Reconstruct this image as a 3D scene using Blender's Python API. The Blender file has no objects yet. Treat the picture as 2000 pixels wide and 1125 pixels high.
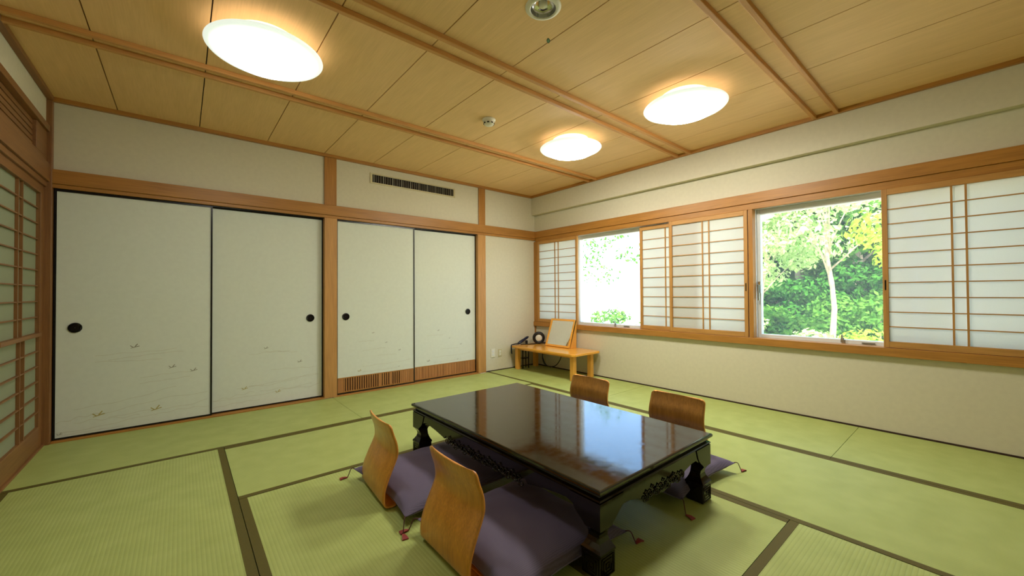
import bpy, math, random
from mathutils import Vector, Matrix
import numpy as np
rnd = random.Random(7)
S = bpy.context.scene
COL = S.collection

# ------------------------------------------------------------------ camera
CX, CY, CZ = -4.1116, -4.3780, 1.0725
YAW, PITCH, ROLL, FPX = 0.69597, 0.01319, -0.005817, 771.66
def cam_axes():
    f = Vector((math.sin(YAW)*math.cos(PITCH), math.cos(YAW)*math.cos(PITCH), math.sin(PITCH)))
    r = Vector((math.cos(YAW), -math.sin(YAW), 0)); u = r.cross(f)
    return r*math.cos(ROLL)+u*math.sin(ROLL), -r*math.sin(ROLL)+u*math.cos(ROLL), f
cd = bpy.data.cameras.new('camera'); cam = bpy.data.objects.new('camera', cd); COL.objects.link(cam)
r_, u_, f_ = cam_axes()
M = Matrix.Identity(4)
for i in range(3):
    M[i][0] = r_[i]; M[i][1] = u_[i]; M[i][2] = -f_[i]
M[0][3], M[1][3], M[2][3] = CX, CY, CZ
cam.matrix_world = M
cd.sensor_width = 36; cd.sensor_fit = 'HORIZONTAL'; cd.lens = FPX/2000*36; cd.clip_start = .02; cd.clip_end = 300
S.camera = cam

# ------------------------------------------------------------------ world, sun, exposure
S.view_settings.view_transform = 'Standard'; S.view_settings.look = 'None'
S.view_settings.gamma = 1; S.view_settings.use_curve_mapping = False
S.view_settings.exposure = 1.68
W = bpy.data.worlds.new('world'); S.world = W; W.use_nodes = True
nt = W.node_tree; bg = nt.nodes['Background']
sky = nt.nodes.new('ShaderNodeTexSky'); sky.sky_type = 'HOSEK_WILKIE'
sky.sun_direction = (-.45, -.35, .82); sky.turbidity = 6; sky.ground_albedo = .5
nt.links.new(sky.outputs[0], bg.inputs[0]); bg.inputs[1].default_value = 7.5
sl = bpy.data.lights.new('sun', 'SUN'); sl.energy = 5.5; sl.angle = .01; sl.color = (1, .96, .86)
sun = bpy.data.objects.new('sun', sl); COL.objects.link(sun)
sun.rotation_euler = Vector((-.45, -.35, .82)).to_track_quat('Z', 'Y').to_euler()
LAMP_E = 17.5

# ------------------------------------------------------------------ materials
def srgb(c):
    return tuple(((v/255)/12.92 if v/255 <= .04045 else ((v/255+.055)/1.055)**2.4) for v in c)+(1,)
def newmat(name):
    m = bpy.data.materials.new(name); m.use_nodes = True
    return m, m.node_tree, m.node_tree.nodes['Principled BSDF']
def N(nt, t, **kw):
    n = nt.nodes.new(t)
    for k, v in kw.items(): setattr(n, k, v)
    return n
def mapping(nt, scale, kind='Object'):
    tc = N(nt, 'ShaderNodeTexCoord'); mp = N(nt, 'ShaderNodeMapping'); mp.inputs['Scale'].default_value = scale
    nt.links.new(tc.outputs[kind], mp.inputs[0]); return mp.outputs[0]
def bump(nt, bs, h, strength, dist=.002):
    b = N(nt, 'ShaderNodeBump'); b.inputs['Strength'].default_value = strength; b.inputs['Distance'].default_value = dist
    nt.links.new(h, b.inputs['Height']); nt.links.new(b.outputs[0], bs.inputs['Normal'])
def ramp(nt, src, stops):
    r = N(nt, 'ShaderNodeValToRGB'); e = r.color_ramp.elements
    while len(e) < len(stops): e.new(.5)
    for k, (p, c) in enumerate(stops): e[k].position = p; e[k].color = c
    nt.links.new(src, r.inputs[0]); return r.outputs[0]
def plain(name, c, rough=.6, metal=0, spec=.5, noise=.04, nscale=6):
    m, nt, b = newmat(name)
    v = mapping(nt, (nscale,)*3); n = N(nt, 'ShaderNodeTexNoise'); n.inputs['Detail'].default_value = 4
    nt.links.new(v, n.inputs['Vector'])
    cc = srgb(c); lo = tuple(x*(1-noise) for x in cc[:3])+(1,); hi = tuple(min(1, x*(1+noise)) for x in cc[:3])+(1,)
    nt.links.new(ramp(nt, n.outputs[0], [(.35, lo), (.65, hi)]), b.inputs['Base Color'])
    b.inputs['Roughness'].default_value = rough; b.inputs['Metallic'].default_value = metal
    b.inputs['Specular IOR Level'].default_value = spec
    return m
def wood(name, c, axis, rough=.45, contrast=.16, scale=1.0, wavy=0, coat=0):
    m, nt, b = newmat(name)
    s = [28*scale]*3; s['xyz'.index(axis)] = 1.1*scale
    v = mapping(nt, tuple(s)); n = N(nt, 'ShaderNodeTexNoise'); n.inputs['Detail'].default_value = 5; n.inputs['Distortion'].default_value = wavy
    nt.links.new(v, n.inputs['Vector'])
    s2 = [5*scale]*3; s2['xyz'.index(axis)] = .5*scale
    v2 = mapping(nt, tuple(s2)); n2 = N(nt, 'ShaderNodeTexNoise'); n2.inputs['Detail'].default_value = 2
    nt.links.new(v2, n2.inputs['Vector'])
    mx = N(nt, 'ShaderNodeMath', operation='MULTIPLY_ADD'); mx.inputs[1].default_value = .6
    nt.links.new(n.outputs[0], mx.inputs[0])
    m2 = N(nt, 'ShaderNodeMath', operation='MULTIPLY'); m2.inputs[1].default_value = .4
    nt.links.new(n2.outputs[0], m2.inputs[0]); nt.links.new(m2.outputs[0], mx.inputs[2])
    cc = srgb(c); lo = (cc[0]*(1-contrast), cc[1]*(1-contrast*1.25), cc[2]*(1-contrast*1.5), 1)
    hi = tuple(min(1, x*(1+contrast)) for x in cc[:3])+(1,)
    nt.links.new(ramp(nt, mx.outputs[0], [(.36, lo), (.64, hi)]), b.inputs['Base Color'])
    b.inputs['Roughness'].default_value = rough; b.inputs['Coat Weight'].default_value = coat; b.inputs['Coat Roughness'].default_value = .1
    bump(nt, b, n.outputs[0], .08)
    return m
def tatami(name, across):
    m, nt, b = newmat(name)
    w = N(nt, 'ShaderNodeTexWave', bands_direction=across.upper()); w.inputs['Scale'].default_value = 1; w.inputs['Distortion'].default_value = .15
    v = mapping(nt, (20.5, 20.5, 20.5)); nt.links.new(v, w.inputs['Vector'])
    s = [60, 60, 60]; s['xy'.index(across)] = 420
    n = N(nt, 'ShaderNodeTexNoise'); nt.links.new(mapping(nt, tuple(s)), n.inputs['Vector']); n.inputs['Detail'].default_value = 3
    n2 = N(nt, 'ShaderNodeTexNoise'); nt.links.new(mapping(nt, (1.6, 1.6, 1.6)), n2.inputs['Vector'])
    base = ramp(nt, n2.outputs[0], [(.3, srgb(TAT_A)), (.7, srgb(TAT_B))])
    mul = N(nt, 'ShaderNodeMixRGB', blend_type='MULTIPLY'); mul.inputs[0].default_value = 1
    nt.links.new(base, mul.inputs[1])
    st = ramp(nt, w.outputs[0], [(0, (.86, .86, .84, 1)), (.2, (1, 1, 1, 1))]); nt.links.new(st, mul.inputs[2])
    mul2 = N(nt, 'ShaderNodeMixRGB', blend_type='MULTIPLY'); mul2.inputs[0].default_value = .35
    nt.links.new(mul.outputs[0], mul2.inputs[1]); nt.links.new(ramp(nt, n.outputs[0], [(.3, (.8, .8, .78, 1)), (.7, (1, 1, 1, 1))]), mul2.inputs[2])
    nt.links.new(mul2.outputs[0], b.inputs['Base Color'])
    b.inputs['Roughness'].default_value = .5; b.inputs['Specular IOR Level'].default_value = .45
    bump(nt, b, w.outputs[0], .35, .0012)
    return m
TAT_A, TAT_B = (168, 181, 102), (178, 191, 112)
def heri():
    m, nt, b = newmat('heri_cloth')
    v = mapping(nt, (1, 1, 1)); mp = N(nt, 'ShaderNodeMapping'); mp.inputs['Rotation'].default_value = (0, 0, .785); mp.inputs['Scale'].default_value = (90, 90, 90)
    nt.links.new(v, mp.inputs[0])
    w = N(nt, 'ShaderNodeTexBrick'); w.inputs['Scale'].default_value = 1; w.inputs['Mortar Size'].default_value = .09
    w.inputs['Color1'].default_value = srgb((104, 96, 14)); w.inputs['Color2'].default_value = srgb((122, 112, 24)); w.inputs['Mortar'].default_value = srgb((78, 70, 8))
    nt.links.new(mp.outputs[0], w.inputs['Vector']); nt.links.new(w.outputs[0], b.inputs['Base Color'])
    b.inputs['Roughness'].default_value = .7; bump(nt, b, w.outputs['Fac'], .3, .001)
    return m
def paper(name, c, trans=.45):
    m, nt, b = newmat(name); out = nt.nodes['Material Output']
    d = N(nt, 'ShaderNodeBsdfDiffuse'); t = N(nt, 'ShaderNodeBsdfTranslucent'); mx = N(nt, 'ShaderNodeMixShader')
    n = N(nt, 'ShaderNodeTexNoise'); nt.links.new(mapping(nt, (60, 60, 60)), n.inputs['Vector'])
    cc = srgb(c); r = ramp(nt, n.outputs[0], [(.3, tuple(x*.97 for x in cc[:3])+(1,)), (.7, cc)])
    nt.links.new(r, d.inputs[0]); nt.links.new(r, t.inputs[0]); mx.inputs[0].default_value = trans
    nt.links.new(d.outputs[0], mx.inputs[1]); nt.links.new(t.outputs[0], mx.inputs[2]); nt.links.new(mx.outputs[0], out.inputs[0])
    return m
def leafmat(name, a, c, trans=.35):
    m, nt, b = newmat(name); out = nt.nodes['Material Output']
    d = N(nt, 'ShaderNodeBsdfDiffuse'); t = N(nt, 'ShaderNodeBsdfTranslucent'); mx = N(nt, 'ShaderNodeMixShader')
    n = N(nt, 'ShaderNodeTexNoise'); nt.links.new(mapping(nt, (1.7,)*3), n.inputs['Vector']); n.inputs['Detail'].default_value = 5
    r = ramp(nt, n.outputs[0], [(.35, srgb(a)), (.65, srgb(c))])
    nt.links.new(r, d.inputs[0]); nt.links.new(r, t.inputs[0]); mx.inputs[0].default_value = trans
    nt.links.new(d.outputs[0], mx.inputs[1]); nt.links.new(t.outputs[0], mx.inputs[2]); nt.links.new(mx.outputs[0], out.inputs[0])
    return m
def emit(name, c, e, rim=None):
    m, nt, b = newmat(name); b.inputs['Base Color'].default_value = c
    b.inputs['Emission Color'].default_value = c; b.inputs['Emission Strength'].default_value = e; b.inputs['Roughness'].default_value = .3
    return m
def glassmat():
    m, nt, b = newmat('window_glass'); out = nt.nodes['Material Output']
    t = N(nt, 'ShaderNodeBsdfTransparent'); g = N(nt, 'ShaderNodeBsdfGlossy'); mx = N(nt, 'ShaderNodeMixShader'); fr = N(nt, 'ShaderNodeFresnel')
    g.inputs['Roughness'].default_value = .02; t.inputs[0].default_value = (.97, .98, .97, 1)
    ge = N(nt, 'ShaderNodeNewGeometry'); k1 = N(nt, 'ShaderNodeMath', operation='SUBTRACT'); k1.inputs[0].default_value = 1; nt.links.new(ge.outputs['Backfacing'], k1.inputs[1])
    k2 = N(nt, 'ShaderNodeMath', operation='MULTIPLY'); nt.links.new(fr.outputs[0], k2.inputs[0]); nt.links.new(k1.outputs[0], k2.inputs[1]); nt.links.new(k2.outputs[0], mx.inputs[0]); nt.links.new(t.outputs[0], mx.inputs[1]); nt.links.new(g.outputs[0], mx.inputs[2]); hz = N(nt, 'ShaderNodeBsdfTranslucent'); hz.inputs[0].default_value = (.9, .93, .9, 1); m3 = N(nt, 'ShaderNodeMixShader'); m3.inputs[0].default_value = .03
    nt.links.new(mx.outputs[0], m3.inputs[1]); nt.links.new(hz.outputs[0], m3.inputs[2]); nt.links.new(m3.outputs[0], out.inputs[0])
    return m

M_wall = plain('wall_plaster', (211, 205, 181), .9, noise=.02, spec=.2)
M_fus = plain('fusuma_paper', (220, 225, 212), .85, noise=.015, spec=.2)
WD = (170, 118, 50)
M_wx = wood('cedar_x', WD, 'x'); M_wy = wood('cedar_y', WD, 'y'); M_wz = wood('cedar_z', WD, 'z')
M_pil = wood('pillar_cedar', (192, 142, 80), 'z', .5)
M_sx = wood('shoji_frame_y', (182, 134, 70), 'y', .5); M_sz = wood('shoji_frame_z', (182, 134, 70), 'z', .5)
M_lzx = wood('left_frame_shaded_y', (134, 92, 50), 'y', .5); M_lz = wood('left_frame_shaded_z', (134, 92, 50), 'z', .5)  # left-wall wood: the dimness of that side is put into its colour
M_ceil = wood('ceiling_board_wood', (232, 192, 134), 'y', .7, .05)
M_bat = wood('ceiling_batten_wood', (200, 146, 80), 'x', .6, .12)
M_dark = plain('dark_gap', (30, 20, 10), .9)
M_lac = plain('black_lacquer_frame', (10, 10, 14), .25)
M_tx = tatami('tatami_weave_lines_x', 'y'); M_ty = tatami('tatami_weave_lines_y', 'x')
M_heri = heri()
M_paper = paper('shoji_paper', (234, 233, 227), .5); M_paperl = paper('shoji_paper_left_shaded', (172, 178, 150), .3)  # left paper is greyed, with the dark left side put into its colour
M_alu = plain('white_aluminium', (222, 224, 222), .4, noise=.01); M_glass = glassmat()
M_metal = plain('chrome', (200, 200, 200), .15, 1)
M_white = plain('white_plastic', (225, 222, 205), .4, noise=.01)
M_black = plain('black_plastic', (14, 15, 20), .35); M_navy = plain('dark_blue_plastic', (22, 28, 52), .35)
M_vent = plain('vent_metal', (120, 116, 100), .4, .3); M_cream = plain('vent_frame', (200, 190, 150), .6, noise=.01)
M_handle = plain('finger_pull_metal', (30, 24, 22), .3, .6); M_handle2 = plain('finger_pull_rim', (14, 10, 9), .3, .5)
M_slat = wood('slat_cedar', (172, 118, 66), 'z', .5, .22); M_slatb = wood('slat_back', (46, 22, 8), 'z', .7)
M_ink = plain('painted_grey_ink', (203, 202, 182), .8); M_inkd = plain('painted_dark_ink', (140, 138, 118), .8); M_gold = plain('painted_gold', (178, 164, 96), .6); M_mist = plain('painted_mist', (193, 190, 146), .85)
M_desk = wood('desk_wood', (236, 168, 62), 'y', .22, .10, coat=.5); M_deskz = wood('desk_leg_wood', (230, 168, 72), 'z', .3, .10)
M_mirror = plain('mirror_glass', (235, 235, 235), .02, 1, noise=0)
M_plyedge = wood('chair_plywood_edge', (232, 160, 76), 'z', .35, .1); M_ply = wood('chair_plywood', (200, 136, 46), 'z', .32, .18, 1.5, 0, coat=.3); M_plyd = wood('chair_plywood_red', (168, 118, 46), 'z', .35, .22, .9, .8, coat=.2)
def cushmat():
    m, nt, b = newmat('purple_cushion_cloth')
    w = N(nt, 'ShaderNodeTexWave', bands_direction='Y'); w.inputs['Scale'].default_value = 45; w.inputs['Distortion'].default_value = 3; w.inputs['Detail'].default_value = 3
    nt.links.new(mapping(nt, (1, 1, 1)), w.inputs['Vector'])
    nt.links.new(ramp(nt, w.outputs[0], [(0, srgb((78, 70, 90))), (1, srgb((92, 82, 106)))]), b.inputs['Base Color'])
    b.inputs['Roughness'].default_value = .75; b.inputs['Sheen Weight'].default_value = .4; b.inputs['Sheen Tint'].default_value = (.6, .5, .9, 1)
    bump(nt, b, w.outputs[0], .15, .001); return m
M_cush = cushmat(); M_tas = plain('tassel_red', (136, 46, 40), .7); M_cord = plain('cushion_cord', (86, 40, 44), .7)
M_lacq = None
def lacq(name, spec):
    m, nt, b = newmat(name)
    n = N(nt, 'ShaderNodeTexNoise'); nt.links.new(mapping(nt, (3, 9, 3)), n.inputs['Vector']); n.inputs['Detail'].default_value = 6
    nt.links.new(ramp(nt, n.outputs[0], [(.3, srgb((16, 12, 8))), (.7, srgb((30, 22, 12)))]), b.inputs['Base Color'])
    n2 = N(nt, 'ShaderNodeTexNoise'); nt.links.new(mapping(nt, (5, 5, 5)), n2.inputs['Vector']); n2.inputs['Detail'].default_value = 5
    nt.links.new(ramp(nt, n2.outputs[0], [(.35, (.05, .05, .05, 1)), (.7, (.12, .12, .12, 1))]), b.inputs['Roughness'])
    b.inputs['Specular IOR Level'].default_value = spec
    bump(nt, b, n2.outputs[0], .03, .003); return m
M_lacq = lacq('table_lacquer_body', .4); M_top = lacq('table_lacquer_top', .75)
M_gravel = plain('pale_gravel', (214, 208, 190), .9, noise=.15, nscale=9)
M_grass = plain('meadow_grass', (150, 170, 90), .9, noise=.3, nscale=2); M_forest = plain('forest_floor', (56, 84, 30), .95, noise=.3, nscale=1.5)
M_bark = wood('pale_bark', (172, 158, 132), 'z', .9, .3)
M_leaf1 = leafmat('leaf_mid_green', (62, 112, 40), (112, 158, 62)); M_leaf2 = leafmat('leaf_deep_green', (34, 84, 30), (78, 132, 48)); M_leaf3 = leafmat('leaf_overlit_pale', (150, 182, 100), (206, 220, 160)); M_leaf4 = leafmat('leaf_yellow_green', (138, 172, 48), (180, 202, 76))  # the pale leaves have glaring sunlight put into their colour
M_dome = emit('lamp_diffuser', srgb((255, 250, 238)), LAMP_E); M_dome2 = emit('lamp_diffuser_weaker', srgb((250, 252, 248)), LAMP_E*.42); M_collar = emit('added_collar_glow', srgb((255, 244, 220)), .35); M_rim = emit('lamp_rim_glow', srgb((222, 232, 222)), .30)
M_ext = plain('exterior_render', (190, 186, 176), .9)
M_leafm = plain('green_leaf_mark', (78, 128, 60), .5); M_leafd = plain('dark_leaf_edge', (24, 60, 26), .5)

# ------------------------------------------------------------------ mesh helpers
class MB:
    def __init__(s): s.v = []; s.f = []; s.smooth = False
    def add(s, vs, fs):
        o = len(s.v); s.v += [tuple(p) for p in vs]; s.f += [tuple(o+i for i in f) for f in fs]; return s
    def box(s, x0, x1, y0, y1, z0, z1):
        x0, x1 = sorted((x0, x1)); y0, y1 = sorted((y0, y1)); z0, z1 = sorted((z0, z1))
        return s.add([(x0,y0,z0),(x1,y0,z0),(x1,y1,z0),(x0,y1,z0),(x0,y0,z1),(x1,y0,z1),(x1,y1,z1),(x0,y1,z1)],
                     [(0,3,2,1),(4,5,6,7),(0,1,5,4),(1,2,6,5),(2,3,7,6),(3,0,4,7)])
    def rings(s, rs, cap=True, closed=True):
        n = len(rs[0]); vs = [p for r in rs for p in r]; fs = []
        for k in range(len(rs)-1):
            for i in range(n if closed else n-1):
                j = (i+1) % n; fs.append((k*n+i, k*n+j, (k+1)*n+j, (k+1)*n+i))
        if cap: fs.append(tuple(reversed(range(n)))); fs.append(tuple((len(rs)-1)*n+i for i in range(n)))
        return s.add(vs, fs)
    def tube(s, pts, r, n=8, cap=True):
        pts = [Vector(p) for p in pts]; rs = []; up = Vector((0, 0, 1)); prev = None
        for i, p in enumerate(pts):
            d = (pts[min(i+1, len(pts)-1)]-pts[max(i-1, 0)]).normalized()
            a = (prev - d*prev.dot(d)) if prev else (up.cross(d) if abs(d.z) < .95 else Vector((1, 0, 0)).cross(d))
            a.normalize(); b = d.cross(a); prev = a; rr = r[i] if isinstance(r, (list, tuple)) else r
            rs.append([p+(a*math.cos(t)+b*math.sin(t))*rr for t in [2*math.pi*k/n for k in range(n)]])
        return s.rings(rs, cap)
    def lathe(s, prof, c=(0, 0, 0), n=32, axis='z', cap=False):
        rs = []
        for r, h in prof:
            ring = []
            for k in range(n):
                t = 2*math.pi*k/n; a, b = r*math.cos(t), r*math.sin(t)
                ring.append({'z': (c[0]+a, c[1]+b, c[2]+h), 'y': (c[0]+a, c[1]+h, c[2]+b), 'x': (c[0]+h, c[1]+a, c[2]+b)}[axis])
            rs.append(ring)
        return s.rings(rs, cap)
    def prism(s, poly, axis, a0, a1):
        # poly in the two other axes (in xyz order); extruded along axis
        def P(p, a): return {'x': (a, p[0], p[1]), 'y': (p[0], a, p[1]), 'z': (p[0], p[1], a)}[axis]
        return s.rings([[P(p, a0) for p in poly], [P(p, a1) for p in poly]])
    def build(s, name, mat, parent=None, bevel=0, smooth=False, solid=0, sub=0):
        me = bpy.data.meshes.new(name)
        off = Vector(parent_loc(parent)) if parent else Vector((0, 0, 0))
        me.from_pydata([tuple(Vector(p)-off) for p in s.v], [], s.f); me.update()
        import bmesh
        bm = bmesh.new(); bm.from_mesh(me); bmesh.ops.recalc_face_normals(bm, faces=bm.faces); bm.to_mesh(me); bm.free()
        if smooth:
            for p in me.polygons: p.use_smooth = True
        for mm in (mat if isinstance(mat, (list, tuple)) else [mat]): me.materials.append(mm)
        o = bpy.data.objects.new(name, me); COL.objects.link(o)
        if parent: o.parent = parent
        if solid:
            md = o.modifiers.new('solid', 'SOLIDIFY'); md.thickness = solid; md.offset = 0
        if bevel:
            md = o.modifiers.new('bevel', 'BEVEL'); md.width = bevel; md.segments = 2; md.limit_method = 'ANGLE'
        if sub:
            md = o.modifiers.new('sub', 'SUBSURF'); md.levels = sub; md.render_levels = sub
        return o
def parent_loc(o):
    l = Vector((0, 0, 0))
    while o: l = l+o.location; o = o.parent
    return l
def tag(o, label, cat, group=None, kind=None):
    o['label'] = label; o['category'] = cat
    if group: o['group'] = group
    if kind: o['kind'] = kind
    return o
def thing(name, label, cat, loc=(0, 0, 0), group=None, kind=None):
    o = bpy.data.objects.new(name, None); COL.objects.link(o); o.location = loc; o.empty_display_size = .05
    return tag(o, label, cat, group, kind)
def box(name, mat, parent, x0, x1, y0, y1, z0, z1, bevel=0):
    return MB().box(x0, x1, y0, y1, z0, z1).build(name, mat, parent, bevel)
def copy_tree(o, parent=None):
    c = o.copy(); COL.objects.link(c); c.parent = parent
    for ch in list(o.children): copy_tree(ch, c)
    return c

H = 2.5; XL = -4.87; YF = -5.6; NAG0, NAG1 = 1.865, 2.0

# ------------------------------------------------------------------ floor
fl = thing('floor', 'tatami floor of woven green rush mats with olive brocade borders', 'floor', kind='structure')
box('subfloor', M_dark, fl, XL-.2, .0, YF-.2, .0, -.12, -.03)
BW = .036
def mat_(x0, x1, y0, y1, ax, sides):
    e = .0015; bx0, bx1, by0, by1 = x0+e, x1-e, y0+e, y1-e
    m = box('tatami_mat', M_tx if ax == 'x' else M_ty, fl, bx0, bx1, by0, by1, -.03, 0)
    for s in sides:
        q = {'l': (bx0, bx0+BW, by0, by1), 'r': (bx1-BW, bx1, by0, by1), 'f': (bx0, bx1, by0, by0+BW), 'b': (bx0, bx1, by1-BW, by1)}[s]
        box('mat_border', M_heri, m, q[0], q[1], q[2], q[3], -.004, .0012)
XA, XB, XC, XD = -3.88, -2.9, -1.915, -.915; Y1, Y2, Y3, Y4, Y5 = -.945, -1.86, -2.83, -3.775, -4.7
mat_(XL, -2.91, Y1, -.03, 'x', 'f'); mat_(-2.91, XD, Y1, -.03, 'x', 'f')
mat_(XD, 0, -1.86, -.01, 'y', 'l'); mat_(XD, 0, -3.725, -1.86, 'y', 'l'); mat_(XD, 0, YF, -3.725, 'y', 'l')
mat_(XA, XC, Y2, Y1, 'x', 'fb'); mat_(XC, XD, Y3, Y1, 'y', 'lr'); mat_(XC, XD, Y5, Y3, 'y', 'lr')
mat_(XA, XB, Y4, Y2, 'y', 'lr'); mat_(XB, XC, Y4, Y2, 'y', 'lr')
mat_(XL, XA, Y3, Y1, 'y', 'lr'); mat_(XL, XA, Y5, Y3, 'y', 'lr')
mat_(XA, XC, Y5, Y4, 'x', 'fb'); mat_(XL, -2.91, YF, Y5, 'x', 'b'); mat_(-2.91, XD, YF, Y5, 'x', 'b')

# ------------------------------------------------------------------ ceiling
ce = thing('ceiling', 'wood board ceiling crossed by pairs of battens', 'ceiling', (0, 0, H), kind='structure')
box('ceiling_backing', M_dark, ce, XL-.2, .25, YF-.2, .2, H+.05, H+.12)
jx = [XL, -4.505, -4.0, -3.495, -2.99, -2.485, -1.98, -1.475, -.97, -.465, 0]
jy = [0, -1.235, -2.440, -3.635, -4.84, YF]
DLX, DLY = -2.705, -2.955
for i in range(len(jx)-1):
    for j in range(len(jy)-1):
        x0, x1, y0, y1 = jx[i]+.003, jx[i+1]-.003, jy[j+1]+.0, jy[j]
        if x0 < DLX < x1 and y0 < DLY < y1:      # board with the round hole of the recessed light
            rc, cc = [], []
            angs = sorted([2*math.pi*k/40 for k in range(40)]+[math.atan2(b-DLY, a-DLX) % (2*math.pi) for a in (x0, x1) for b in (y0, y1)])
            for t in angs:
                c, n = math.cos(t), math.sin(t); q = min(((x1 if c > 0 else x0)-DLX)/c if abs(c) > 1e-9 else 1e9, ((y1 if n > 0 else y0)-DLY)/n if abs(n) > 1e-9 else 1e9)
                rc.append((DLX+c*q, DLY+n*q)); cc.append((DLX+c*.07, DLY+n*.07))
            R4 = [[(p[0], p[1], z) for p in L] for L, z in ((rc, H+.028), (cc, H+.028), (cc, H+.0495), (rc, H+.0495), (rc, H+.028))]
            MB().rings(R4, cap=False).build('ceiling_board', M_ceil, ce)
        else: box('ceiling_board', M_ceil, ce, x0, x1, y0, y1, H+.028, H+.05, 0)
for ya, yb in ((-1.12, -1.235), (-2.305, -2.44), (-3.492, -3.635), (-4.70, -4.84)):
    for y in (ya, yb):
        box('ceiling_batten', M_bat, ce, XL, 0, y-.014, y+.014, H-.001, H+.028, .003)

# ------------------------------------------------------------------ walls
wb = thing('wall_back', 'cream plaster wall with wooden frame holding four sliding doors', 'wall', kind='structure')
P1a, P1b, P2a, P2b = -2.985, -2.862, -1.062, -.935
box('plaster', M_wall, wb, P2b, .2, 0, .12, -.1, NAG0)
box('plaster', M_wall, wb, XL-.2, .2, 0, .12, NAG0, H+.06)
box('cupboard_back', M_dark, wb, XL-.2, P2b, .12, .16, -.1, NAG0+.1)
wr = thing('wall_right', 'cream plaster window wall with a shallow beam along its top', 'wall', kind='structure')
ZS, ZT = .645, 1.86
W1a, W1b, W2a, W2b = -.03, -2.93, -2.985, -4.70  # far window opening widened unseen behind the screens to backlight their paper
m = MB(); m.box(0, .2, YF, 0, -.1, ZS-.02).box(0, .2, YF, 0, ZT, H+.06)
m.box(0, .2, W1a, 0, ZS-.02, ZT).box(0, .2, W2a, W1b, ZS-.02, ZT).box(0, .2, YF, W2b, ZS-.02, ZT)
m.build('plaster', M_wall, wr)
box('beam', M_wall, wr, -.065, 0, YF, 0, 2.242, H+.03, .003)
wl = thing('wall_left', 'left wall of sliding paper screens below a slatted transom', 'wall', (XL, 0, 0), kind='structure')
m = MB(); m.box(XL-.15, XL, YF, 0, 2.30, H+.06).box(XL-.15, XL, YF, -2.0, -.1, 2.30); m.build('plaster', M_wall, wl)
box('corridor_wall', M_wall, wl, XL-.95, XL-.9, -2.2, 0, -.1, 2.4)
box('corridor_ceiling', M_wall, wl, XL-.95, XL-.15, -2.25, .2, 2.4, 2.45)
for ye in (-2.25, .15): box('corridor_sun_stop', M_wall, wl, XL-.95, XL-.05, ye, ye+.05, -.1, 2.45)  # unseen end panels added to keep sunlight out of the corridor
box('corridor_floor', M_slatb, wl, XL-.95, XL-.12, -2.2, .1, -.1, -.02)
wf = thing('wall_front', 'plain cream plaster wall behind the viewpoint', 'wall', (0, YF, 0), kind='structure')
box('plaster', M_wall, wf, XL-.15, .2, YF-.15, YF, -.1, H+.06)

# trims ------------------------------------------------------------
tn = [0]
def trim(label, *boxes, mat=None, bevel=.003):
    tn[0] += 1
    m = MB()
    for b in boxes: m.box(*b)
    o = m.build('trim_%d' % tn[0], mat, None, bevel); tag(o, label, 'trim', kind='structure'); return o
trim('brown wooden cornice along the top of the back wall', (XL, 0, -.035, 0, H-.002, H+.03), mat=M_wx)
trim('brown wooden cornice above the window wall beam', (-.095, -.065, YF, -.035, H-.002, H+.03), mat=M_wy)
trim('shade-toned wooden cornice above the left screens', (XL, XL+.035, YF, -.035, H-.002, H+.03), mat=M_lzx)
trim('broad orange wooden rail across the back wall above the sliding doors', (XL, 0, -.03, 0, NAG0+.03, NAG1), (XL, 0, -.018, 0, NAG0, NAG0+.03), mat=M_wx)
trim('broad orange wooden rail running above the windows', (-.03, 0, YF, -.03, 1.872+.03, NAG1-.005), (-.018, 0, YF, -.03, ZT-.015, 1.902), mat=M_wy)
trim('shade-toned wooden rail above the left paper screens', (XL, XL+.02, YF, 0, 1.90, 2.03), (XL-.04, XL+.006, -2.0, 0, 1.86, 1.90), mat=M_lzx)
trim('square cedar pillar between the two pairs of sliding doors', (P1a, P1b, -.022, .1, 0, NAG0), mat=M_pil)
trim('short cedar post on the upper wall left of the air vent', (P1a, P1b-.003, -.016, 0, NAG1, H-.002), mat=M_wz)
trim('cedar pillar right of the slatted sliding doors', (P2a, P2b, -.02, .1, 0, NAG0), mat=M_pil)
trim('short cedar post on the upper wall right of the air vent', (P2a+.02, P2b, -.016, 0, NAG1, H-.002), mat=M_wz)
trim('shade-toned corner post at the far left of the room', (XL-.05, XL+.03, -.045, .1, 0, H-.002), mat=M_lz)
trim('wooden threshold strip under the large plain sliding doors', (XL+.03, P1a, -.03, .1, -.03, .012), mat=M_wx)
trim('wooden threshold strip under the slatted sliding doors', (P1b, P2a, -.03, .1, -.03, .012), mat=M_wx)
trim('brown window sill board under both windows', (-.035, 0, YF, -.0, ZS-.065, ZS-.0), (0, .065, W1b, W1a, ZS-.02, ZS), (0, .065, W2b, W2a, ZS-.02, ZS), mat=M_wy)
trim('slim cedar post between the middle screens and the right window', (-.028, .06, -2.995, -2.958, ZS, ZT-.015), mat=M_wz)
trim('thin wooden post at the back right corner under the sill', (-.012, 0, -.022, 0, 0, ZS-.065), mat=M_wz, bevel=0)
trim('thin dark strip at the foot of the window wall', (-.008, 0, YF, 0, 0, .012), mat=M_slatb, bevel=0)
trim('thin dark strip at the foot of the back wall corner', (P2b, 0, -.006, 0, 0, .01), mat=M_slatb, bevel=0)
trim('shade-toned wooden frame of the transom on the left wall', (XL-.06, XL+.02, YF, 0, 2.26, 2.305), (XL-.06, XL+.004, YF, 0, 2.03, 2.07), (XL-.06, XL+.004, -.30, -.04, 2.07, 2.26), (XL-.06, XL, -1.35, -1.25, 2.07, 2.26), mat=M_lzx)
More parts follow.
